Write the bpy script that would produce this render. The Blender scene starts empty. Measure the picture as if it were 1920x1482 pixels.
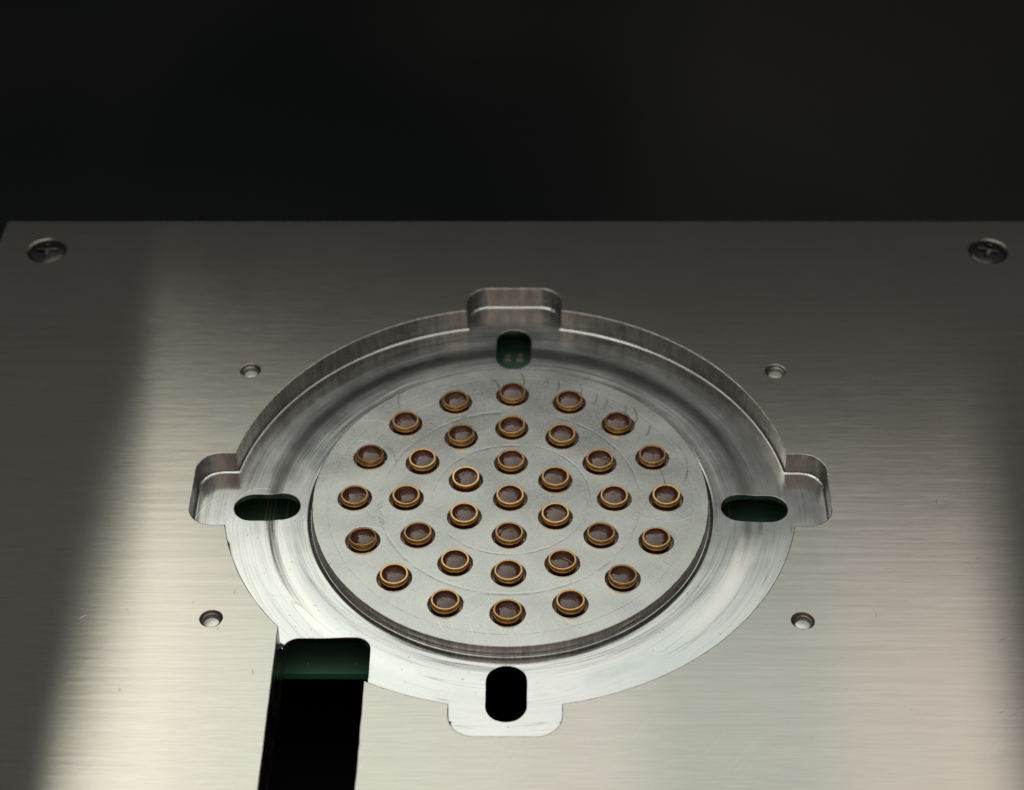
import bpy, math, random
from math import pi, sin, cos, radians, sqrt, atan2, hypot
from mathutils import Vector, Matrix, noise
from mathutils.geometry import delaunay_2d_cdt
random.seed(7)
scene = bpy.context.scene
C = scene.collection
scene.unit_settings.scale_length = 0.02          # one unit is about 2 cm: a hand-sized machined housing

# ------------------------------------------------------------------ camera
F_PX, PITCH, ROLL, ROTZ, DIST = 4210.93, 0.7718, 0.0167, -0.0274, 14.4319
CXP, CYP = 953.41, 932.47
def make_camera():
    cp, sp = cos(PITCH), sin(PITCH)
    B = Matrix(((1, 0, 0), (0, sp, cp), (0, cp, -sp)))
    Rz = Matrix(((cos(ROTZ), -sin(ROTZ), 0), (sin(ROTZ), cos(ROTZ), 0), (0, 0, 1)))
    n = Vector(((CXP-960)/F_PX, -(CYP-741)/F_PX, 1)).normalized()
    e1 = Vector((0, 1, 0)).cross(n).normalized(); e2 = n.cross(e1)
    M = Matrix((e1, e2, n)).transposed()
    Rr = Matrix(((cos(ROLL), -sin(ROLL), 0), (sin(ROLL), cos(ROLL), 0), (0, 0, 1)))
    T = Rr @ M @ B @ Rz
    pos = Rz.transposed() @ Vector((0, -DIST*cp, DIST*sp))
    right, up, fwd = Vector(T[0]), Vector(T[1]), Vector(T[2])
    cam = bpy.data.cameras.new('camera')
    cam.sensor_width = 36; cam.lens = 36*F_PX/1920
    cam.clip_start = 0.1; cam.clip_end = 500
    cam.dof.use_dof = True; cam.dof.focus_distance = 13.95; cam.dof.aperture_fstop = 0.55
    o = bpy.data.objects.new('camera', cam); C.objects.link(o)
    m = Matrix((right, up, -fwd)).transposed().to_4x4(); m.translation = pos
    o.matrix_world = m
    scene.camera = o
make_camera()

# ------------------------------------------------------------------ world and lamps
world = bpy.data.worlds.new("World"); scene.world = world; world.use_nodes = True
world.node_tree.nodes['Background'].inputs[0].default_value = (0.97, 1.0, 0.97, 1)
world.node_tree.nodes['Background'].inputs[1].default_value = 0.030
def area(name, x0, x1, y0, y1, z, radiance, col, tilt=None):
    L = bpy.data.lights.new(name, 'AREA'); L.shape = 'RECTANGLE'
    L.size = x1-x0; L.size_y = y1-y0
    L.energy = radiance*pi*L.size*L.size_y
    L.color = col
    o = bpy.data.objects.new(name, L); C.objects.link(o)
    o.location = ((x0+x1)/2, (y0+y1)/2, z)
    if tilt: o.rotation_euler = tilt
    return o
# one broad overhead softbox with brightness shaped unevenly from side to side, fading at its far edge
SX0, SX1, SY0, SY1 = -5.28, 5.75, -4.0, 10.9
sb = area('softbox', SX0, SX1, SY0, SY1, 10, 1.0, (1, 1, 1))
lt = sb.data; lt.use_nodes = True; nt = lt.node_tree
em = nt.nodes['Emission']
gm = nt.nodes.new('ShaderNodeTexCoord'); sp_ = nt.nodes.new('ShaderNodeSeparateXYZ')
geo = nt.nodes.new('ShaderNodeNewGeometry'); nt.links.new(geo.outputs['Position'], sp_.inputs[0])
def lm(op, a, b, clamp=False):
    m = nt.nodes.new('ShaderNodeMath'); m.operation = op; m.use_clamp = clamp
    for k, v in enumerate((a, b)):
        if isinstance(v, bpy.types.NodeSocket): nt.links.new(v, m.inputs[k])
        else: m.inputs[k].default_value = v
    return m.outputs[0]
fx = lm('DIVIDE', lm('SUBTRACT', sp_.outputs[0], SX0), SX1-SX0)
rp = nt.nodes.new('ShaderNodeValToRGB'); rp.color_ramp.interpolation = 'EASE'
els = rp.color_ramp.elements
stops = [(-5.2, 1.34, (1, .97, .84)), (-4.5, 1.30, (1, .97, .84)), (-3.6, 1.10, (1, .99, .88)), (-2.4, .98, (.98, 1, .90)), (-.6, .93, (1, .99, .90)),
         (.7, .86, (1, .97, .90)), (1.9, .66, (.94, 1, .90)), (3.0, .66, (.96, 1, .91)), (4.0, .78, (1, .94, .86)), (5.1, .82, (1, .92, .83)), (5.7, .25, (1, .93, .86))]
while len(els) < len(stops): els.new(.5)
for e, (x, v, c) in zip(els, stops):
    e.position = (x-SX0)/(SX1-SX0); e.color = (v*c[0]/1.4, v*c[1]/1.4, v*c[2]/1.4, 1)
nt.links.new(fx, rp.inputs[0]); nt.links.new(rp.outputs[0], em.inputs['Color'])
edge = lm('ADD', lm('MULTIPLY', fx, -1.5), 10.9)         # the far edge runs slightly askew
fade = lm('DIVIDE', lm('SUBTRACT', edge, sp_.outputs[1]), .9, True)
side = lm('ADD', lm('MULTIPLY', lm('MAXIMUM', lm('SUBTRACT', sp_.outputs[1], 5.0), 0.0), .07), -5.27)   # and its left side leans inwards
fade = lm('MULTIPLY', fade, lm('DIVIDE', lm('SUBTRACT', sp_.outputs[0], side), .12, True))
nt.links.new(lm('MULTIPLY', fade, 1.4), em.inputs['Strength'])
area('front_fill', -5.05, 5.3, -8.5, -4.0, 10, .38, (.98, 1.0, .92))  # added fill lamp ahead of the softbox, brightens the circuit board below
# added dim lamp above the softbox, as if from an unseen ceiling
area('ceiling_fill', -16, 16, -9, 18, 13, .060, (1.0, .95, .86))
# dim warm light bounced back from the camera side
o = area('bounce_light', -6, 6, -4, 4, 0, 0.22, (1.0, 0.76, 0.64))
o.location = (0, -15, 12.0)
o.rotation_euler = (Vector((0, 0, 0))-o.location).to_track_quat('-Z', 'Y').to_euler()
scene.view_settings.view_transform = 'Standard'
scene.view_settings.look = 'None'
scene.view_settings.exposure = 0
scene.view_settings.gamma = 1
scene.render.resolution_x = 1024; scene.render.resolution_y = 790

# ------------------------------------------------------------------ material helpers
class NT:
    def __init__(s, name):
        s.m = bpy.data.materials.new(name); s.m.use_nodes = True
        s.t = s.m.node_tree; s.t.nodes.clear()
        s.out = s.t.nodes.new('ShaderNodeOutputMaterial')
        s.b = s.t.nodes.new('ShaderNodeBsdfPrincipled')
        s.t.links.new(s.b.outputs[0], s.out.inputs[0])
        s.tc = s.t.nodes.new('ShaderNodeTexCoord')
        s.obj = s.tc.outputs['Object']
    def n(s, typ, **kw):
        nd = s.t.nodes.new('ShaderNode'+typ)
        for k, v in kw.items(): setattr(nd, k, v)
        return nd
    def put(s, sock, v):
        if isinstance(v, bpy.types.NodeSocket): s.t.links.new(v, sock)
        elif v is not None: sock.default_value = v
    def math(s, op, a, b=None, c=None, clamp=False):
        nd = s.n('Math', operation=op); nd.use_clamp = clamp
        s.put(nd.inputs[0], a); s.put(nd.inputs[1], b)
        if c is not None: s.put(nd.inputs[2], c)
        return nd.outputs[0]
    def mapr(s, v, a, b, c, d):
        nd = s.n('MapRange'); s.put(nd.inputs[0], v)
        for i, x in enumerate((a, b, c, d)): s.put(nd.inputs[1+i], x)
        return nd.outputs[0]
    def mapping(s, scale, loc=(0, 0, 0), rot=(0, 0, 0), vec=None):
        if any(rot):
            n0 = s.n('Mapping'); s.put(n0.inputs['Vector'], vec or s.obj); n0.inputs['Rotation'].default_value = rot
            vec = n0.outputs[0]
        nd = s.n('Mapping'); s.put(nd.inputs['Vector'], vec or s.obj)
        nd.inputs['Scale'].default_value = scale; nd.inputs['Location'].default_value = loc
        return nd.outputs[0]
    def noise(s, vec, scale, detail=3, rough=.55, dist=0):
        nd = s.n('TexNoise'); s.put(nd.inputs['Vector'], vec)
        nd.inputs['Scale'].default_value = scale; nd.inputs['Detail'].default_value = detail
        nd.inputs['Roughness'].default_value = rough; nd.inputs['Distortion'].default_value = dist
        return nd.outputs[0]
    def mix(s, f, a, b):
        nd = s.n('Mix', data_type='RGBA'); s.put(nd.inputs[0], f); s.put(nd.inputs[6], a); s.put(nd.inputs[7], b)
        return nd.outputs[2]
    def bump(s, h, strength, dist=.01, normal=None):
        nd = s.n('Bump'); s.put(nd.inputs['Height'], h)
        nd.inputs['Strength'].default_value = strength; nd.inputs['Distance'].default_value = dist
        if normal is not None: s.put(nd.inputs['Normal'], normal)
        return nd.outputs[0]
    def P(s, **kw):
        for k, v in kw.items(): s.put(s.b.inputs[k.replace('_', ' ')], v)
    def vec(s, x, y, z):
        nd = s.n('CombineXYZ'); s.put(nd.inputs[0], x); s.put(nd.inputs[1], y); s.put(nd.inputs[2], z)
        return nd.outputs[0]

def hairlines(t, seeds, scale, width, stretch=(.55, 26, 1)):
    """thin straight scratches: edges of stretched, rotated cells, broken up by noise"""
    tot = None
    for i, rot in enumerate(seeds):
        v = t.mapping(stretch, (i*3.7, i*1.9, 0), (0, 0, rot))
        nz = t.noise(v, scale, 0, .4, 0)
        d = t.math('ABSOLUTE', t.math('SUBTRACT', nz, .5))
        line = t.mapr(d, 0, width, 1, 0)
        gate = t.mapr(t.noise(t.mapping((1, 1, 1), (i*5.1, 2, i)), 2.6, 2), .52, .62, 0, 1)
        m = t.math('MULTIPLY', line, gate)
        tot = m if tot is None else t.math('MAXIMUM', tot, m)
    return tot

def arc_group():
    g = bpy.data.node_groups.new('arc_mark', 'ShaderNodeTree')
    I = g.interface
    for nm, st in (('Vector', 'NodeSocketVector'), ('Centre', 'NodeSocketVector'), ('Radius', 'NodeSocketFloat'),
                   ('Width', 'NodeSocketFloat'), ('Direction', 'NodeSocketVector'), ('Spread', 'NodeSocketFloat')):
        I.new_socket(nm, in_out='INPUT', socket_type=st)
    I.new_socket('Mask', in_out='OUTPUT', socket_type='NodeSocketFloat')
    gi = g.nodes.new('NodeGroupInput'); go = g.nodes.new('NodeGroupOutput')
    L = g.links.new
    sub = g.nodes.new('ShaderNodeVectorMath'); sub.operation = 'SUBTRACT'; L(gi.outputs[0], sub.inputs[0]); L(gi.outputs[1], sub.inputs[1])
    fl = g.nodes.new('ShaderNodeVectorMath'); fl.operation = 'MULTIPLY'; L(sub.outputs[0], fl.inputs[0]); fl.inputs[1].default_value = (1, 1, 0)
    ln = g.nodes.new('ShaderNodeVectorMath'); ln.operation = 'LENGTH'; L(fl.outputs[0], ln.inputs[0])
    nm = g.nodes.new('ShaderNodeVectorMath'); nm.operation = 'NORMALIZE'; L(fl.outputs[0], nm.inputs[0])
    dt = g.nodes.new('ShaderNodeVectorMath'); dt.operation = 'DOT_PRODUCT'; L(nm.outputs[0], dt.inputs[0]); L(gi.outputs[4], dt.inputs[1])
    def M(op, a, b):
        m = g.nodes.new('ShaderNodeMath'); m.operation = op; m.use_clamp = op in ('DIVIDE',)
        for k, v in enumerate((a, b)):
            if hasattr(v, 'links'): L(v, m.inputs[k])
            elif v is not None: m.inputs[k].default_value = v
        return m.outputs[0]
    d = M('ABSOLUTE', M('SUBTRACT', ln.outputs['Value'], gi.outputs[2]), None)
    line = M('SUBTRACT', 1.0, M('DIVIDE', d, gi.outputs[3]))
    gate = M('DIVIDE', M('MAXIMUM', M('SUBTRACT', dt.outputs['Value'], gi.outputs[5]), 0.0), 0.08)
    r = M('MULTIPLY', line, gate)
    L(r, go.inputs[0])
    return g
ARC = arc_group()
def arcs(t, items):
    tot = None
    for cx, cy, R, w, a, spread in items:
        nd = t.t.nodes.new('ShaderNodeGroup'); nd.node_tree = ARC
        t.t.links.new(t.obj, nd.inputs[0]); nd.inputs[1].default_value = (cx, cy, 0)
        nd.inputs[2].default_value = R; nd.inputs[3].default_value = w
        nd.inputs[4].default_value = (cos(a), sin(a), 0); nd.inputs[5].default_value = spread
        tot = nd.outputs[0] if tot is None else t.math('MAXIMUM', tot, nd.outputs[0])
    return tot

def axis_tangent(t, v):
    return t.vec(*v)

# ------------------------------------------------------------------ materials
def mat_face():
    t = NT('brushed_aluminium')
    s1 = t.noise(t.mapping((3.4, 105, 1)), 1.0, 5, .72)
    s2 = t.noise(t.mapping((.8, 30, 1), (3, 1, 0)), 1.0, 3, .6)
    s3 = t.noise(t.mapping((5, 260, 1), (1, 7, 0)), 1.0, 2, .6)
    blot = t.noise(t.obj, .9, 3)
    h = t.math('ADD', t.math('ADD', t.math('MULTIPLY', s1, 1.0), t.math('MULTIPLY', s2, .6)), t.math('MULTIPLY', s3, .6))
    sc = hairlines(t, (0.5, 2.2, -0.9), .35, .010)
    nicks = []
    rr = random.Random(21)
    for k in range(16):
        nicks.append((rr.uniform(1.6, 3.1), rr.uniform(-2.3, .4), rr.uniform(.03, .14), .0022, rr.uniform(0, 6.28), rr.uniform(.82, .97)))
    for k in range(9):
        nicks.append((rr.uniform(-2.6, -1.5), rr.uniform(-2.3, -.9), rr.uniform(.02, .07), .0022, rr.uniform(0, 6.28), rr.uniform(.8, .96)))
    nk = t.math('MULTIPLY', arcs(t, nicks), t.mapr(t.noise(t.obj, 11, 2), .4, .6, .1, 1), clamp=True)
    tilt = t.math('MULTIPLY', t.math('SUBTRACT', t.math('DIVIDE', h, 2.2), .5), .17)
    vn = t.n('VectorMath', operation='NORMALIZE'); t.put(vn.inputs[0], t.vec(0, tilt, 1))
    nrm = vn.outputs[0]
    nrm = t.bump(nk, .12, .006, nrm)
    col = t.mix(t.mapr(s1, .3, .7, 0, 1), (.56, .55, .51, 1), (.69, .675, .62, 1))
    col = t.mix(t.math('MAXIMUM', t.math('MULTIPLY', sc, .07), t.math('MULTIPLY', nk, .28)), col, (.95, .95, .92, 1))
    rg = t.mapr(t.math('ADD', s2, t.math('MULTIPLY', blot, .7)), .5, 1.2, .108, .128)
    t.t.nodes.remove(t.b)
    g = t.n('BsdfAnisotropic'); g.distribution = 'BECKMANN'
    for k, v in (('Color', col), ('Roughness', rg), ('Anisotropy', .80), ('Normal', nrm), ('Tangent', t.vec(1, 0, 0))): t.put(g.inputs[k], v)
    t.t.links.new(g.outputs[0], t.out.inputs[0])
    return t.m
def mat_wall():
    t = NT('milled_wall')
    sep = t.n('SeparateXYZ'); t.put(sep.inputs[0], t.obj)
    ang = t.math('ARCTAN2', sep.outputs[1], sep.outputs[0])
    v = t.vec(t.math('MULTIPLY', ang, 60), t.math('MULTIPLY', sep.outputs[2], 3), t.math('MULTIPLY', sep.outputs[0], 6))
    s = t.noise(v, 1.0, 4, .7)
    b = t.noise(t.obj, 6, 3)
    hz = t.noise(t.vec(0, 0, t.math('MULTIPLY', sep.outputs[2], 60)), 1.0, 2)
    col = t.mix(t.mapr(s, .35, .7, 0, 1), (.34, .30, .275, 1), (.60, .555, .52, 1))
    t.P(Base_Color=col, Metallic=1.0, Roughness=t.mapr(b, .3, .7, .18, .38),
        Normal=t.bump(t.math('ADD', s, t.math('MULTIPLY', hz, .6)), .18, .01))
    return t.m
def polar(t):
    sep = t.n('SeparateXYZ'); t.put(sep.inputs[0], t.obj)
    x, y = sep.outputs[0], sep.outputs[1]
    r = t.math('SQRT', t.math('ADD', t.math('MULTIPLY', x, x), t.math('MULTIPLY', y, y)))
    return x, y, r, t.math('ARCTAN2', y, x)
def mat_floor():
    t = NT('turned_aluminium')
    x, y, r, a = polar(t)
    nx, ny = t.math('DIVIDE', x, r), t.math('DIVIDE', y, r)
    ring = t.noise(t.vec(t.math('MULTIPLY', r, 90), t.math('MULTIPLY', nx, .7), t.math('MULTIPLY', ny, .7)), 1.0, 4, .65)
    wide = t.noise(t.vec(t.math('MULTIPLY', r, 14), t.math('MULTIPLY', nx, 1.9), t.math('MULTIPLY', ny, 1.9)), 1.0, 2, .5)
    blot = t.noise(t.obj, 3.2, 4, .6)
    rip = t.noise(t.obj, 1.7, 2)
    # long dark marks that follow the turning, plus random scratches
    d = t.math('ABSOLUTE', t.math('SUBTRACT', t.noise(t.vec(t.math('MULTIPLY', r, 14), t.math('MULTIPLY', nx, .8), t.math('MULTIPLY', ny, .8)), 1.0, 0, .5, 0), .5))
    mark = t.math('MULTIPLY', t.mapr(d, 0, .012, 1, 0), t.mapr(t.noise(t.obj, 2.3, 1), .5, .6, 0, 1))
    sc = t.math('MULTIPLY', hairlines(t, (.5, 1.5, 2.7, -.9), .35, .008), .07)
    pit = t.mapr(t.noise(t.obj, 42, 1), .735, .76, 0, 1)
    arc = arcs(t, [(-1.62, .02, .16, .003, 2.2, .3), (-1.55, -.25, .5, .004, 3.0, .8), 
                   (0.9, 1.35, 1.0, .006, 1.0, .93),
                   (0, 0, 1.43, .005, 1.05, .86), (-1.2, .9, .4, .004, 1.8, .85), (.75, -1.45, .3, .004, -1.9, .8)])
    col = t.mix(t.mapr(blot, .3, .7, 0, 1), (.76, .79, .79, 1), (.88, .905, .90, 1))
    col = t.mix(t.math('MULTIPLY', mark, .45), col, (.16, .18, .19, 1))
    col = t.mix(t.math('MULTIPLY', pit, .5), col, (.2, .2, .2, 1))
    h = t.math('ADD', t.math('MULTIPLY', ring, .26), t.math('MULTIPLY', wide, 1.3))
    nrm = t.bump(h, .16, .012)
    nrm = t.bump(rip, .03, .06, nrm)
    nrm = t.bump(t.math('ADD', sc, arc), .06, .006, nrm)
    rg = t.mapr(t.math('ADD', blot, t.math('MULTIPLY', ring, .4)), .45, .95, .11, .20)
    rad = t.vec(nx, ny, 0)
    t.P(Base_Color=col, Metallic=1.0, Roughness=rg, Anisotropic=.35, Tangent=rad, Normal=nrm)
    return t.m
def mat_boss():
    t = NT('sanded_aluminium')
    x, y, r, a = polar(t)
    nx, ny = t.math('DIVIDE', x, r), t.math('DIVIDE', y, r)
    fine = t.noise(t.obj, 55, 4, .7)
    cross = t.noise(t.mapping((6, 150, 1), (0, 0, 0), (0, 0, .9)), 1.0, 2, .6)
    cross2 = t.noise(t.mapping((6, 150, 1), (3, 0, 0), (0, 0, -1.1)), 1.0, 2, .6)
    blot = t.noise(t.obj, 2.2, 4, .6)
    rings = arcs(t, [(0, 0, R, w, a, s) for R, w, a, s in
            [(.83, .018, 2.55, .55), (.835, .012, .15, .45), (.50, .012, 2.3, .6), (.52, .010, .4, .6), (.84, .015, -1.9, .3), (.50, .01, -1.2, .3), (1.05, .008, 2.2, .8),
             (1.17, .006, 1.5, -.2), (1.17, .006, -1.5, -.2)]])
    ringn = t.math('MULTIPLY', rings, t.mapr(t.noise(t.obj, 14, 3), .35, .65, .1, 1))
    light = []; dark = []
    rnd = random.Random(3)
    for k in range(13):            # swirl marks fanned along the near rim
        a = radians(-128+k*5.6+rnd.uniform(-1, 1))
        cx, cy = 1.03*cos(a), 1.03*sin(a)
        light.append((cx+.13, cy-.06, .18+.02*rnd.random(), .0045, pi-.25+rnd.uniform(-.1, .1), .55+.3*rnd.random()))
    for cx, cy, R, w, a, s in [(.34, -.12, .2, .004, 3.2, .2), (.6, -.45, .14, .004, 3.0, .5), (-.95, .5, .25, .005, 1.2, .8), (-1.0, .33, .22, .004, 1.0, .75),
            (-.92, -.5, .25, .004, 2.0, .6), (-.9, -.62, .2, .004, 1.9, .3), (.5, -.95, .17, .004, 2.7, .4), (1.0, .1, .3, .004, -1.8, .6), (.15, .3, .4, .004, -1.2, .8),
            (1.15, -.4, .25, .004, 3.7, .8), (.42, -1.1, .25, .004, .2, .8), (-.35, -.78, .25, .004, -.4, .7)]:
        light.append((cx, cy, R, w, a, s))
    for k in range(9):             # dark chatter marks along the far rim
        a = radians(86-k*6.2+rnd.uniform(-1.5, 1.5))
        cx, cy = 1.12*cos(a), 1.12*sin(a)
        dark.append((cx-.14, cy+.02, .16, .0085, -.1+rnd.uniform(-.2, .2), .82+.1*rnd.random()))
    for cx, cy, R, w, a, s in [(-.25, 1.05, .16, .007, .2, .7), (-.6, .85, .14, .006, .5, .8), (-.55, .95, .22, .004, 3.1, .85), (-.45, 1.0, .1, .004, 1.0, .1),
            (-.15, 1.0, .2, .005, -1.0, .85), (.75, .3, .4, .006, .1, .85), (.5, .1, .5, .006, .2, .88), (-1.05, .3, .3, .006, .4, .92), (-.8, .55, .25, .006, -.8, .9)]:
        dark.append((cx, cy, R, w, a, s))
    la = t.math('MULTIPLY', arcs(t, light), t.mapr(t.noise(t.obj, 9, 2), .35, .55, .25, 1))
    da = t.math('MULTIPLY', arcs(t, dark), t.mapr(t.noise(t.obj, 12, 2), .35, .55, .3, 1))
    sc = hairlines(t, (.4, 1.1, 2.0, -.6, -1.3), .8, .022)
    col = t.mix(t.mapr(blot, .3, .7, 0, 1), (.76, .79, .755, 1), (.90, .93, .895, 1))
    col = t.mix(t.mapr(t.math('ADD', fine, t.math('MULTIPLY', t.math('ADD', cross, cross2), .6)), .85, 1.4, .38, 0), col, (.48, .50, .49, 1))
    col = t.mix(t.math('MULTIPLY', ringn, .22), col, (.30, .34, .35, 1))
    col = t.mix(t.math('MULTIPLY', la, .8), col, (.99, .99, .97, 1))
    col = t.mix(t.math('MULTIPLY', sc, .5), col, (.85, .86, .83, 1))
    col = t.mix(t.math('MULTIPLY', da, .85), col, (.10, .11, .11, 1))
    pit = t.mapr(t.noise(t.obj, 30, 1), .74, .77, 0, 1)
    col = t.mix(t.math('MULTIPLY', pit, .3), col, (.25, .26, .22, 1))
    h = t.math('ADD', t.math('ADD', t.math('MULTIPLY', cross, .6), t.math('MULTIPLY', cross2, .6)), t.math('MULTIPLY', fine, .6))
    nrm = t.bump(h, .05, .01)
    nrm = t.bump(t.noise(t.obj, 1.9, 1), .15, .06, nrm)
    nrm = t.bump(t.math('SUBTRACT', t.math('MULTIPLY', la, 8.0), t.math('MULTIPLY', ringn, 1.9)), .05, .009, nrm)
    t.P(Base_Color=col, Metallic=1.0, Roughness=t.mapr(t.math('ADD', blot, fine), .7, 1.3, .25, .33), Normal=nrm)
    return t.m
def mat_brass(name, c1, c2, r0, r1):
    t = NT(name)
    oi = t.n('ObjectInfo')
    v = t.n('VectorMath', operation='ADD'); t.put(v.inputs[0], t.obj); t.put(v.inputs[1], oi.outputs['Location'])
    n1 = t.noise(v.outputs[0], 22, 4, .6)
    sep = t.n('SeparateXYZ'); t.put(sep.inputs[0], v.outputs[0])
    ln = t.noise(t.vec(t.math('MULTIPLY', sep.outputs[0], 3), t.math('MULTIPLY', sep.outputs[1], 3), t.math('MULTIPLY', sep.outputs[2], 220)), 1.0, 2)
    t.P(Base_Color=t.mix(t.mapr(n1, .32, .68, 0, 1), c1, c2), Metallic=1.0, Roughness=t.mapr(n1, .3, .7, r0, r1),
        Normal=t.bump(t.math('ADD', n1, ln), .012, .004))
    return t.m
def mat_seat():
    t = NT('dark_resin')
    oi = t.n('ObjectInfo')
    v = t.n('VectorMath', operation='ADD'); t.put(v.inputs[0], t.obj); t.put(v.inputs[1], oi.outputs['Location'])
    n1 = t.noise(v.outputs[0], 18, 3)
    t.P(Base_Color=t.mix(n1, (.13, .034, .018, 1), (.24, .075, .040, 1)), Metallic=0.0, Roughness=.35)
    return t.m
def mat_glass():
    t = NT('clear_glass')
    t.t.nodes.remove(t.b)
    tr = t.n('BsdfTransparent'); tr.inputs[0].default_value = (.86, .78, .74, 1)
    gl = t.n('BsdfGlossy'); gl.inputs['Roughness'].default_value = .02
    oi = t.n('ObjectInfo')
    v = t.n('VectorMath', operation='ADD'); t.put(v.inputs[0], t.obj); t.put(v.inputs[1], oi.outputs['Location'])
    nrm = t.bump(t.noise(v.outputs[0], 15, 2, .5, 1.2), .40, .012)
    t.put(gl.inputs['Normal'], nrm)
    fr = t.n('Fresnel'); fr.inputs[0].default_value = 1.62; t.put(fr.inputs['Normal'], nrm)
    mx = t.n('MixShader'); t.put(mx.inputs[0], t.math('MULTIPLY', fr.outputs[0], 2.0, clamp=True)); t.put(mx.inputs[1], tr.outputs[0]); t.put(mx.inputs[2], gl.outputs[0])
    t.t.links.new(mx.outputs[0], t.out.inputs[0])
    return t.m
def mat_steel():
    t = NT('dark_steel')
    n1 = t.noise(t.obj, 30, 3)
    t.P(Base_Color=t.mix(n1, (.08, .08, .077, 1), (.18, .175, .168, 1)), Metallic=1.0, Roughness=.22, Normal=t.bump(n1, .1, .004))
    return t.m
def mat_pcb():
    t = NT('green_solder_mask')
    n1 = t.noise(t.obj, 8, 3); n2 = t.noise(t.obj, 70, 2)
    t.P(Base_Color=t.mix(n1, (.11, .27, .17, 1), (.16, .36, .24, 1)), Roughness=.55, Specular_IOR_Level=.9, Normal=t.bump(n2, .15, .004))
    return t.m
def mat_gold():
    t = NT('plated_copper')
    n1 = t.noise(t.obj, 40, 3)
    t.P(Base_Color=t.mix(n1, (.82, .68, .54, 1), (.95, .84, .74, 1)), Metallic=.2, Roughness=.4)
    return t.m
def mat_black(name, c, rough, spec=.3, scale=(3, 3, 3)):
    t = NT(name)
    n1 = t.noise(t.mapping(scale), 1.0, 4)
    t.P(Base_Color=t.mix(n1, c, tuple(x*1.9 for x in c[:3])+(1,)), Roughness=rough, Specular_IOR_Level=spec)
    return t.m
def mat_table():
    t = NT('matt_black_table')
    n1 = t.noise(t.mapping((-.16, .10, 1), (1.3, .4, 0)), 1.0, 2)
    n2 = t.noise(t.mapping((.11, .13, 1), (7, 3, 0)), 1.0, 1)
    col = t.mix(t.mapr(n1, .36, .62, 0, 1), (.0065, .0085, .0088, 1), (.030, .029, .0265, 1))
    col = t.mix(t.mapr(n2, .5, .7, 0, .6), col, (.016, .022, .025, 1))
    t.P(Base_Color=col, Roughness=.85, Specular_IOR_Level=.12)
    return t.m
FACE, WALL, FLOOR, BOSS = mat_face(), mat_wall(), mat_floor(), mat_boss()
BRASS = mat_brass('brass', (.88, .47, .15, 1), (.98, .62, .26, 1), .16, .28)
SEAT, GLASS, STEEL, PCB, GOLD = mat_seat(), mat_glass(), mat_steel(), mat_pcb(), mat_gold()

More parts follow.
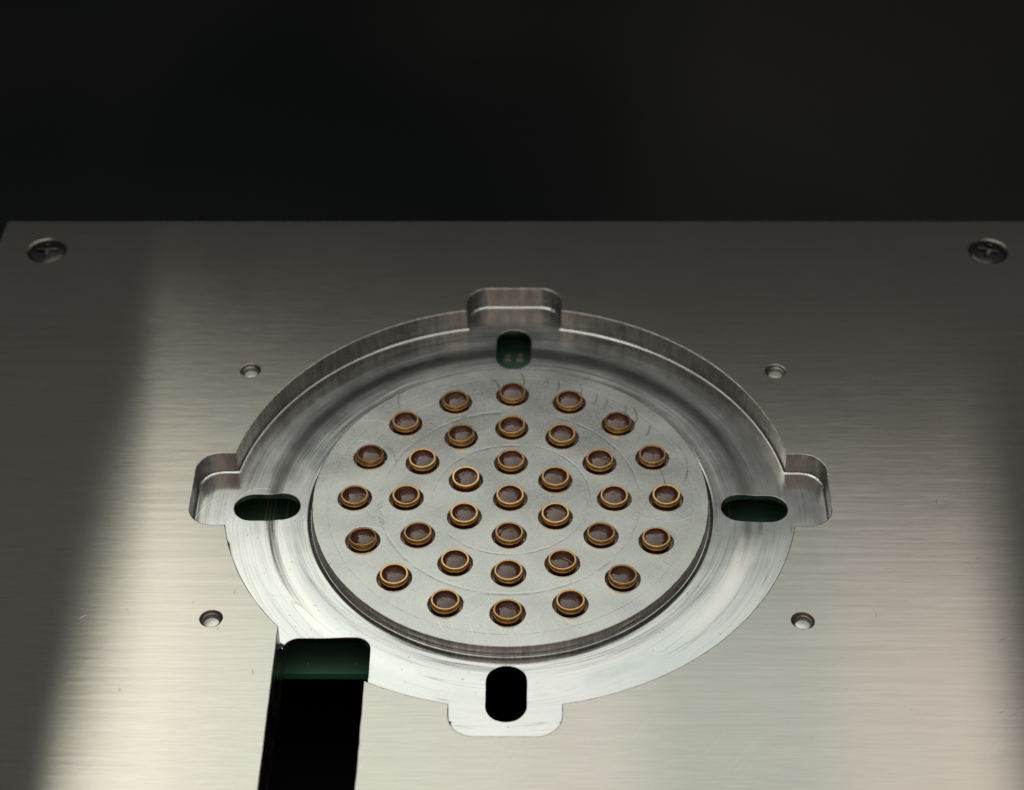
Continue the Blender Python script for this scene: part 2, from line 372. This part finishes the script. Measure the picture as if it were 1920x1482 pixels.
# ------------------------------------------------------------------ mesh helpers
def link(name, me, mats, parent=None, loc=(0, 0, 0)):
    o = bpy.data.objects.new(name, me); C.objects.link(o)
    for m in mats: me.materials.append(m)
    o.location = loc
    if parent is not None: o.parent = parent
    return o
def area2(p):
    return sum(p[i-1][0]*p[i][1]-p[i][0]*p[i-1][1] for i in range(len(p)))/2
def inset(p, amounts):
    """move loop points to the right-hand side (outward from a CCW hole, into the material)"""
    n = len(p); out = []
    for i in range(n):
        a, b, c = p[i-1], p[i], p[(i+1) % n]
        d1 = Vector((b[0]-a[0], b[1]-a[1])); d2 = Vector((c[0]-b[0], c[1]-b[1]))
        d = (d1.normalized()+d2.normalized())
        d = d.normalized() if d.length > 1e-9 else d1.normalized()
        k = amounts[i]
        out.append((b[0]+d.y*k, b[1]-d.x*k))
    return out
def sheet(name, outer, holes, zf, depth, ch, mats, parent=None, rag=0.0, extra=(), bottom=None, hole_ch=None, chz=0.45, sharp=24):
    """sheet with chamfered loops: outer CCW polygon, holes CCW; walls go down by depth; slot 0 top, slot 1 walls"""
    if area2(outer) < 0: outer = outer[::-1]
    hs = [h if area2(h) > 0 else h[::-1] for h in holes]
    loops = [outer[::-1]]+hs                 # for every loop the material is on the right-hand side
    V2 = []; E2 = []; rims = []
    for L in loops:
        am = [ch*(1+rag*noise.noise(Vector((q[0]*22, q[1]*22, 3))) + rag*.8*noise.noise(Vector((q[0]*70, q[1]*70, 9)))) for q in L]
        am = [max(a, ch*.25) for a in am]
        if hole_ch and L is not loops[0]: am = [hole_ch[0]]*len(L)
        I = inset(L, am); s = len(V2)
        V2 += [Vector(q) for q in I]
        E2 += [(s+i, s+(i+1) % len(L)) for i in range(len(L))]
        rims.append((s, len(L), L, am))
    V2 += [Vector(q) for q in extra]
    r = delaunay_2d_cdt(V2, E2, [], 0, 1e-7)
    vv, fo, orig = r[0], r[2], r[3]
    # drop faces lying inside holes
    def inside(p, poly):
        x, y = p; c = False; j = len(poly)-1
        for i in range(len(poly)):
            xi, yi = poly[i]; xj, yj = poly[j]
            if (yi > y) != (yj > y) and x < (xj-xi)*(y-yi)/(yj-yi)+xi: c = not c
            j = i
        return c
    polys = [[tuple(V2[s+i]) for i in range(n)] for s, n, _, _ in rims]
    bbs = [(min(q[0] for q in P), max(q[0] for q in P), min(q[1] for q in P), max(q[1] for q in P)) for P in polys]
    verts = [(v.x, v.y, zf(v.x, v.y)) for v in vv]
    faces = []; mi = []
    for f in fo:
        cx = sum(vv[i].x for i in f)/len(f); cy = sum(vv[i].y for i in f)/len(f)
        ok = True
        for k, P in enumerate(polys):
            x0, x1, y0, y1 = bbs[k]
            ins = x0 <= cx <= x1 and y0 <= cy <= y1 and inside((cx, cy), P)
            if (k == 0 and not ins) or (k > 0 and ins): ok = False; break
        if ok:
            a, b, c = (verts[i] for i in f[:3])
            if (b[0]-a[0])*(c[1]-a[1])-(c[0]-a[0])*(b[1]-a[1]) < 0: f = f[::-1]
            faces.append(tuple(f)); mi.append(0)
    back = {}
    for i, ol in enumerate(orig):
        for q in ol: back[q] = i
    ntop = len(verts)
    for s, n, L, am in rims:
        t0 = len(verts)
        zs = [zf(*q) for q in L]
        cz = hole_ch[1]/hole_ch[0] if (hole_ch and L is not loops[0]) else chz
        verts += [(q[0], q[1], z-cz*a) for q, z, a in zip(L, zs, am)]
        b0 = len(verts)
        verts += [(q[0], q[1], (bottom if bottom is not None else z-depth)) for q, z in zip(L, zs)]
        for i in range(n):
            j = (i+1) % n
            ti, tj = back.get(s+i), back.get(s+j)
            if ti is not None and tj is not None and ti != tj: faces.append((tj, ti, t0+i, t0+j)); mi.append(1)
            faces.append((t0+j, t0+i, b0+i, b0+j)); mi.append(1)
    me = bpy.data.meshes.new(name); me.from_pydata(verts, [], faces)
    me.polygons.foreach_set('material_index', mi)
    me.polygons.foreach_set('use_smooth', [True]*len(faces))
    me.update()
    for e in me.edges: pass
    # keep the chamfer lines crisp
    me.set_sharp_from_angle(angle=radians(sharp))
    o = link(name, me, mats, parent)
    return o
def lathe(name, prof, mats, parent=None, seg=64, loc=(0, 0, 0), close=False, sharp=30):
    verts = []; faces = []
    for r, z in prof:
        verts += [(r*cos(2*pi*k/seg), r*sin(2*pi*k/seg), z) for k in range(seg)]
    for i in range(len(prof)-1):
        for k in range(seg):
            j = (k+1) % seg
            faces.append((i*seg+k, (i+1)*seg+k, (i+1)*seg+j, i*seg+j))
    if close:
        c = len(verts); verts.append((0, 0, prof[-1][1])); b = (len(prof)-1)*seg
        faces += [(b+k, c, b+(k+1) % seg) for k in range(seg)]
    me = bpy.data.meshes.new(name); me.from_pydata(verts, [], faces)
    me.polygons.foreach_set('use_smooth', [True]*len(faces)); me.update()
    import bmesh
    bm = bmesh.new(); bm.from_mesh(me); bmesh.ops.recalc_face_normals(bm, faces=bm.faces); bm.to_mesh(me); bm.free()
    me.set_sharp_from_angle(angle=radians(sharp))
    return link(name, me, mats, parent, loc)
def box(name, x0, x1, y0, y1, z0, z1, mat, parent=None, bev=0.0):
    import bmesh
    bm = bmesh.new(); bmesh.ops.create_cube(bm, size=1)
    for v in bm.verts: v.co = Vector(((x0+x1)/2+v.co.x*(x1-x0), (y0+y1)/2+v.co.y*(y1-y0), (z0+z1)/2+v.co.z*(z1-z0)))
    if bev: bmesh.ops.bevel(bm, geom=bm.edges[:], offset=bev, segments=2, affect='EDGES', profile=.7)
    me = bpy.data.meshes.new(name); bm.to_mesh(me); bm.free()
    return link(name, me, [mat], parent)
def circle(cx, cy, R, n):
    return [(cx+R*cos(2*pi*k/n), cy+R*sin(2*pi*k/n)) for k in range(n)]
def stadium(r0, r1, hw, a, n=24, wob=.0):
    pts = []
    for k in range(n+1):
        t = -pi/2+pi*k/n; pts.append((r1-hw+hw*cos(t), hw*sin(t)))
    for k in range(n+1):
        t = pi/2+pi*k/n; pts.append((r0+hw+hw*cos(t), hw*sin(t)))
    # subdivide the straight sides
    out = []
    for i, p in enumerate(pts):
        q = pts[(i+1) % len(pts)]; out.append(p); L = hypot(q[0]-p[0], q[1]-p[1]); m = int(L/.02)
        for j in range(1, m): out.append((p[0]+(q[0]-p[0])*j/m, p[1]+(q[1]-p[1])*j/m))
    return [(x*cos(a)-y*sin(a), x*sin(a)+y*cos(a)) for x, y in out]

# ------------------------------------------------------------------ dimensions (1 = radius of the outer lens ring)
ZP, RP = .0747, 1.8209          # face of the plate, radius of the pocket
NW, NE, NC = .33, 2.035, .155   # notch half width, reach, corner radius
ZD, RD = -.012, 1.2725           # raised disc
ZF = -.094
CHX0, CHX1 = -1.375, -.832      # open channel
def notch_r(phi):
    """pocket outline in polar form: circle plus four rounded notches"""
    best = RP
    for k in range(4):
        a = (phi-k*pi/2+pi) % (2*pi)-pi
        if abs(a) > .35: continue
        u, v = cos(a), abs(sin(a))
        # march along the ray to the rounded rectangle boundary
        lo, hi = RP*.9, 2.2
        def ins(r):
            x, y = r*u, r*v
            if y > NW or x > NE: return False
            if x > NE-NC and y > NW-NC: return hypot(x-(NE-NC), y-(NW-NC)) <= NC
            return True
        if ins(RP):
            for _ in range(30):
                m = (lo+hi)/2
                if ins(m): lo = m
                else: hi = m
            best = max(best, lo)
    return best
angs = set(2*pi*k/720 for k in range(720))
for k in range(4):
    for j in range(-60, 61): angs.add((k*pi/2+radians(.19*j)) % (2*pi))
angs = sorted(angs)
contour = [(notch_r(a)*cos(a), notch_r(a)*sin(a)) for a in angs]

# ------------------------------------------------------------------ setting
def tag(o, **kw):
    for k, v in kw.items(): o[k] = v
table = box('table', -30, 30, -30, 30, -1.55, -1.35, mat_table(), None)
tag(table, kind='structure', label='matt black table top under the metal housing')
# ------------------------------------------------------------------ housing
root = bpy.data.objects.new('metal_housing', None); C.objects.link(root)
root.location = (0, 0, 0)
tag(root, label='brushed aluminium housing with a round machined pocket and brass-rimmed lenses', category='metal housing')

# faceplate: the pocket outline merges into the open channel on the near left
XL, XR, YT, YB = -3.765, 3.745, 2.822, -3.9
pts = contour[:]
def seg_ang(x, side):
    y = -sqrt(RP*RP-x*x); return atan2(y, x) % (2*pi)
aL = seg_ang(CHX0, 0); aR = seg_ang(CHX1, 0)
ring = [p for a, p in zip(angs, contour) if not (aL <= a <= aR)]
start = next(i for i, a in enumerate(angs) if a > aR)
order = [(a, p) for a, p in zip(angs, contour) if a > aR]+[(a, p) for a, p in zip(angs, contour) if a < aL]
loop = [(CHX1, -sqrt(RP*RP-CHX1*CHX1))]+[p for a, p in order]+[(CHX0, -sqrt(RP*RP-CHX0*CHX0))]
yb = -3.4
n = 30
y0 = loop[-1][1]; left = [(CHX0, y0+(yb-y0)*k/n) for k in range(1, n+1)]
y1 = loop[0][1]; right = [(CHX1, yb+(y1-yb)*k/n) for k in range(0, n)]
pocket = loop+left+right
outer = [(XL, YB), (XR, YB)]+[(XR, YB+(YT-YB)*k/20) for k in range(1, 20)]+[(XR-.02, YT-.004), (XR-.05, YT)]+[(XR-(XR-XL)*k/30, YT) for k in range(1, 30)]+[(XL+.05, YT), (XL+.02, YT-.004)]+[(XL, YT-(YT-YB)*k/20) for k in range(1, 20)]
HOLES = [(-1.782, 1.150), (1.777, 1.150), (-1.788, -1.130), (1.778, -1.132)]
SCREWS = [(-3.397, 2.470), (3.399, 2.466)]
holes = [pocket]+[circle(x, y, .068, 40) for x, y in HOLES]+[circle(x, y, .141, 56) for x, y in SCREWS]
faceplate = sheet('faceplate', outer, holes, lambda x, y: ZP, .44, .0045, [FACE, WALL], root, rag=.55, bottom=-.37)

# pocket floor: height field with a fillet to the wall, a shallow ramp and the turned track by the disc
def dist_wall(x, y):
    r = hypot(x, y)
    d = RP-r
    ax, ay = abs(x), abs(y)
    if ay > ax: ax, ay = ay, ax           # fold into one notch
    # signed distance to the notch rectangle (positive inside)
    dx = NE-NC-ax; dy = NW-NC-ay
    if dx < 0 and dy < 0: dn = NC-hypot(dx, dy)
    else: dn = NC+min(dx, dy)
    if d >= 0:
        if dn > 0 and d < .16:
            # near the notch mouth: distance to its corners
            yc = NW; xc = sqrt(RP*RP-yc*yc)
            return max(d, hypot(ax-xc, ay-yc)) if ay < NW else d
        return d
    if dn > 0:
        return dn if ax > sqrt(RP*RP-NW*NW) else max(dn, 0)
    return max(d, dn)
def sstep(a, b, x):
    t = min(1, max(0, (x-a)/(b-a))); return t*t*(3-2*t)
RHO = .010
def zfloor(x, y):
    r = hypot(x, y); d = dist_wall(x, y)
    base = ZF-.003+.0095*(1-sstep(1.475, 1.59, r))-.003*(1-sstep(1.33, 1.45, r))-.016*(1-sstep(1.280, 1.306, r))
    if d < RHO:
        q = RHO-max(d, 0)
        base += RHO-sqrt(max(RHO*RHO-q*q, 0))
    base += .006*max(0, 1-(max(r, RD)-RD)/.014)**2 if r < RD+.014 else 0
    return min(base, .002)
rs = [RD-.006, RD+.001, RD+.008, RD+.014, 1.290, 1.296, 1.302, 1.308, 1.32]+[1.35+.02*k for k in range(0, 19)]
rs += [RP-.05, RP-.02, RP-.0115, RP-.0085, RP-.006, RP-.0035, RP-.0015, RP+.002]+[RP-.002]
extra = []
def in_channel(x, y):
    return CHX0-.0 < x < CHX1+.01 and y < -1.12
slots = [stadium(1.357, 1.785, .1205, k*pi/2) for k in range(4)]
def in_slot(x, y):
    ax, ay = max(abs(x), abs(y)), min(abs(x), abs(y))
    if ay > .1205+.007 or ax < 1.35 or ax > 1.792: return False
    cx = min(max(ax, 1.4775), 1.6645)
    return hypot(ax-cx, ay) < .1205+.007
NA = 420
for i, r in enumerate(rs):
    for k in range(NA):
        a = 2*pi*(k+(.5*(i % 2) if r > 1.34 else 0))/NA
        x, y = r*cos(a), r*sin(a)
        if not in_slot(x, y) and not in_channel(x, y): extra.append((x, y))
for k in range(4):                                   # finer grid in the notches
    for i in range(30):
        for j in range(-36, 37):
            u = 1.80+.0083*i+.0011*(j % 2); v = .0092*j
            if hypot(u, v) < RP+.004: continue
            x, y = u*cos(k*pi/2)-v*sin(k*pi/2), u*sin(k*pi/2)+v*cos(k*pi/2)
            extra.append((x, y))
def ring_outline():
    out = []
    for a in angs:
        r = notch_r(a)+.012
        out.append((r*cos(a), r*sin(a)))
    return out
ro = ring_outline()
# channel opening in the floor, with rounded far corners
FX0, FX1, FY, FR = -1.362, -.828, -1.134, .10
aFL = atan2(-sqrt(1.833**2-FX0*FX0), FX0) % (2*pi); aFR = atan2(-sqrt(1.833**2-FX1*FX1), FX1) % (2*pi)
o1 = [p for a, p in zip(angs, ro) if a > aFR]+[p for a, p in zip(angs, ro) if a < aFL]
yL = -sqrt(1.833**2-FX0*FX0); yR = -sqrt(1.833**2-FX1*FX1)
cut = [(FX0, yL)]
cut += [(FX0+FR-FR*cos(t), FY-FR+FR*sin(t)) for t in [pi/2*k/12 for k in range(0, 13)]]
cut += [(FX0+FR+(FX1-FX0-2*FR)*k/12, FY) for k in range(1, 12)]
cut += [(FX1-FR+FR*sin(t), FY-FR+FR*cos(t)) for t in [pi/2*k/12 for k in range(0, 13)]]
cut += [(FX1, FY-FR+(yR-FY+FR)*k/12) for k in range(1, 13)]
floor_outer = o1+cut
recess = sheet('recess_floor', floor_outer, [circle(0, 0, RD-.016, 420)]+slots, zfloor, .05, .0035, [FLOOR, WALL], root, rag=.5, extra=extra, bottom=-.134, sharp=58)

# raised disc carrying the lenses
LENS = [(0, 0)]
for n_, R, off in ((6, .3348, 90), (12, .6678, 90), (16, 1.0, 90)):
    for k in range(n_):
        a = radians(off+360*k/n_)
        LENS.append((R*cos(a), R*sin(a)))
xtra = [(r*cos(2*pi*k/60), r*sin(2*pi*k/60)) for r in (.165, .5, .83, 1.14) for k in range(60)]
xtra = [q for q in xtra if all(hypot(q[0]-x, q[1]-y) > .13 for x, y in LENS)]
disc = sheet('lens_disc', circle(0, 0, RD, 360), [circle(x, y, .1075, 48) for x, y in LENS], lambda x, y: ZD, .1, .005, [BOSS, WALL], root, rag=.4, extra=xtra, bottom=-.10)
sheet('disc_underside', circle(0, 0, RD-.02, 90), [], lambda x, y: -.072, .01, .002, [WALL, WALL], root)

# ------------------------------------------------------------------ one lens, then copies
def make_lens():
    prof = [(.0905, -.130), (.0905, -.0180), (.0900, -.0155), (.0878, -.0140), (.0876, -.0125), (.0884, -.0110), (.0886, -.0070), (.0884, -.0040), (.0878, -.0014), (.0870, -.0003), (.0862, 0), (.0850, 0), (.0780, 0), (.0768, 0),
            (.0762, -.0004), (.0758, -.0020), (.0756, -.0060), (.0754, -.05)]
    b = lathe('lens', prof, [BRASS], root, 56, sharp=50)
    dome = [(.0758*q, -.0020+.0135*(1-q**2.2)) for q in (1, .985, .96, .93, .89, .84, .78, .7, .6, .5, .4, .3, .2, .1, .03)]
    g = lathe('glass_dome', dome, [GLASS], b, 48, close=True, sharp=80)
    seat = [(.0757, -.0055), (.072, -.010), (.060, -.017), (.042, -.023), (.018, -.026)]
    s = lathe('lens_seat', seat, [SEAT], b, 40, close=True, sharp=80)
    return b
proto = make_lens()
kids = list(proto.children)
rnd = random.Random(11)
for i, (x, y) in enumerate(LENS):
    if i == 0: o = proto
    else:
        o = proto.copy(); C.objects.link(o); o.parent = root
        for ch in kids:
            c = ch.copy(); C.objects.link(c); c.parent = o
    o.location = (x, y, .028+rnd.uniform(-.004, .004))
    g = [c for c in o.children if c.name.startswith('glass')][0]
    g.rotation_euler = (rnd.gauss(0, .045), rnd.gauss(0, .045), 0)
    o.rotation_euler = (rnd.gauss(0, .028), rnd.gauss(0, .028), rnd.uniform(0, 6.28))

# ------------------------------------------------------------------ threaded holes
def make_thread():
    prof = [(.0670, -.002), (.0640, -.009), (.0545, -.019), (.0520, -.020), (.0500, -.023), (.0470, -.027), (.0500, -.031), (.0470, -.035), (.0480, -.040)]
    h = lathe('threaded_hole', prof, [WALL], root, 44, sharp=25)
    lathe('hole_bottom', [(.0478, -.0385), (.032, -.0365), (.016, -.035), (.006, -.0345)], [BOSS], h, 40, close=True)
    return h
th = make_thread()
for i, (x, y) in enumerate(HOLES):
    o = th if i == 0 else th.copy()
    if i:
        C.objects.link(o); o.parent = root
        c = th.children[0].copy(); C.objects.link(c); c.parent = o
    o.location = (x, y, ZP)
    o.rotation_euler = (0, 0, i*1.3)

# ------------------------------------------------------------------ countersunk cross-head screws
def cross(R, w, n=1):
    c = [(R, -w), (R, w), (w*1.15, w*1.15), (w, R), (-w, R), (-w*1.15, w*1.15), (-R, w), (-R, -w), (-w*1.15, -w*1.15), (-w, -R), (w, -R), (w*1.15, -w*1.15)]
    return c
def make_screw():
    h = sheet('screw', circle(0, 0, .130, 60), [cross(.072, .0135)], lambda x, y: .010*(1-(hypot(x, y)/.13)**2), .05, .006, [STEEL, STEEL], root,
              extra=[(r*cos(2*pi*k/40), r*sin(2*pi*k/40)) for r in (.09, .11) for k in range(40)])
    r = sheet('cross_recess', cross(.072, .0145), [], lambda x, y: -.046+.4*max(0, hypot(x, y)-.02), .02, .001, [STEEL, STEEL], h)
    c = lathe('countersink', [(.1405, -.002), (.131, -.013), (.129, -.03)], [WALL], h, 56)
    return h
sc = make_screw(); sk = list(sc.children)
for i, (x, y) in enumerate(SCREWS):
    if i == 0: o = sc
    else:
        o = sc.copy(); C.objects.link(o); o.parent = root
        for ch in sk:
            c = ch.copy(); C.objects.link(c); c.parent = o
    o.location = (x, y, ZP-.003)
    o.rotation_euler = (0, 0, (.05, -.35)[i])
    for c in o.children:
        if c.name.startswith('countersink'): c.location = (0, 0, .003)

# ------------------------------------------------------------------ circuit board below the pocket
board = bpy.data.objects.new('circuit_board', None); C.objects.link(board); board.location = (0, .8, -.45)
tag(board, label='green circuit board under the pocket, seen through its slots', category='circuit board')
def bpart(name, x0, x1, y0, y1, z0, z1, m, bev=0):
    o = box(name, x0, x1, y0-.8, y1-.8, z0+.45, z1+.45, m, board, bev); return o
EDGE = NT('raw_board_edge'); EDGE.P(Base_Color=EDGE.mix(EDGE.noise(EDGE.mapping((3, 3, 90)), 1.0, 3), (.08, .40, .18, 1), (.15, .55, .28, 1)), Roughness=.5); EDGE = EDGE.m
bp = [(-2.3, -1.95), (-.42, -1.95), (-.42, -1.75), (.42, -1.75), (.42, -1.95), (2.3, -1.95), (2.3, 1.8), (-2.3, 1.8)]
sheet('board', bp, [], lambda x, y: .05, .052, .002, [PCB, EDGE], board, bottom=-.002)
for x in (-1.627, -1.602, -1.575, -1.490):
    bpart('copper_trace', x-.0035, x+.0035, -.6, .9, -.4, -.3985, GOLD)
bpart('copper_trace', 1.435, 1.4425, -.6, .9, -.4, -.3985, GOLD)
for x in (-.052, .036):
    bpart('solder_pad', x-.024, x+.024, 1.792, 1.822, -.4, -.392, GOLD, .003)
    bpart('solder_pad', x-.012, x+.020, 1.842, 1.872, -.4, -.392, GOLD, .003)
for x in (-1.24, -.94):
    bpart('solder_pad', x-.006, x+.006, -1.075, -1.063, -.4, -.396, GOLD, .002)
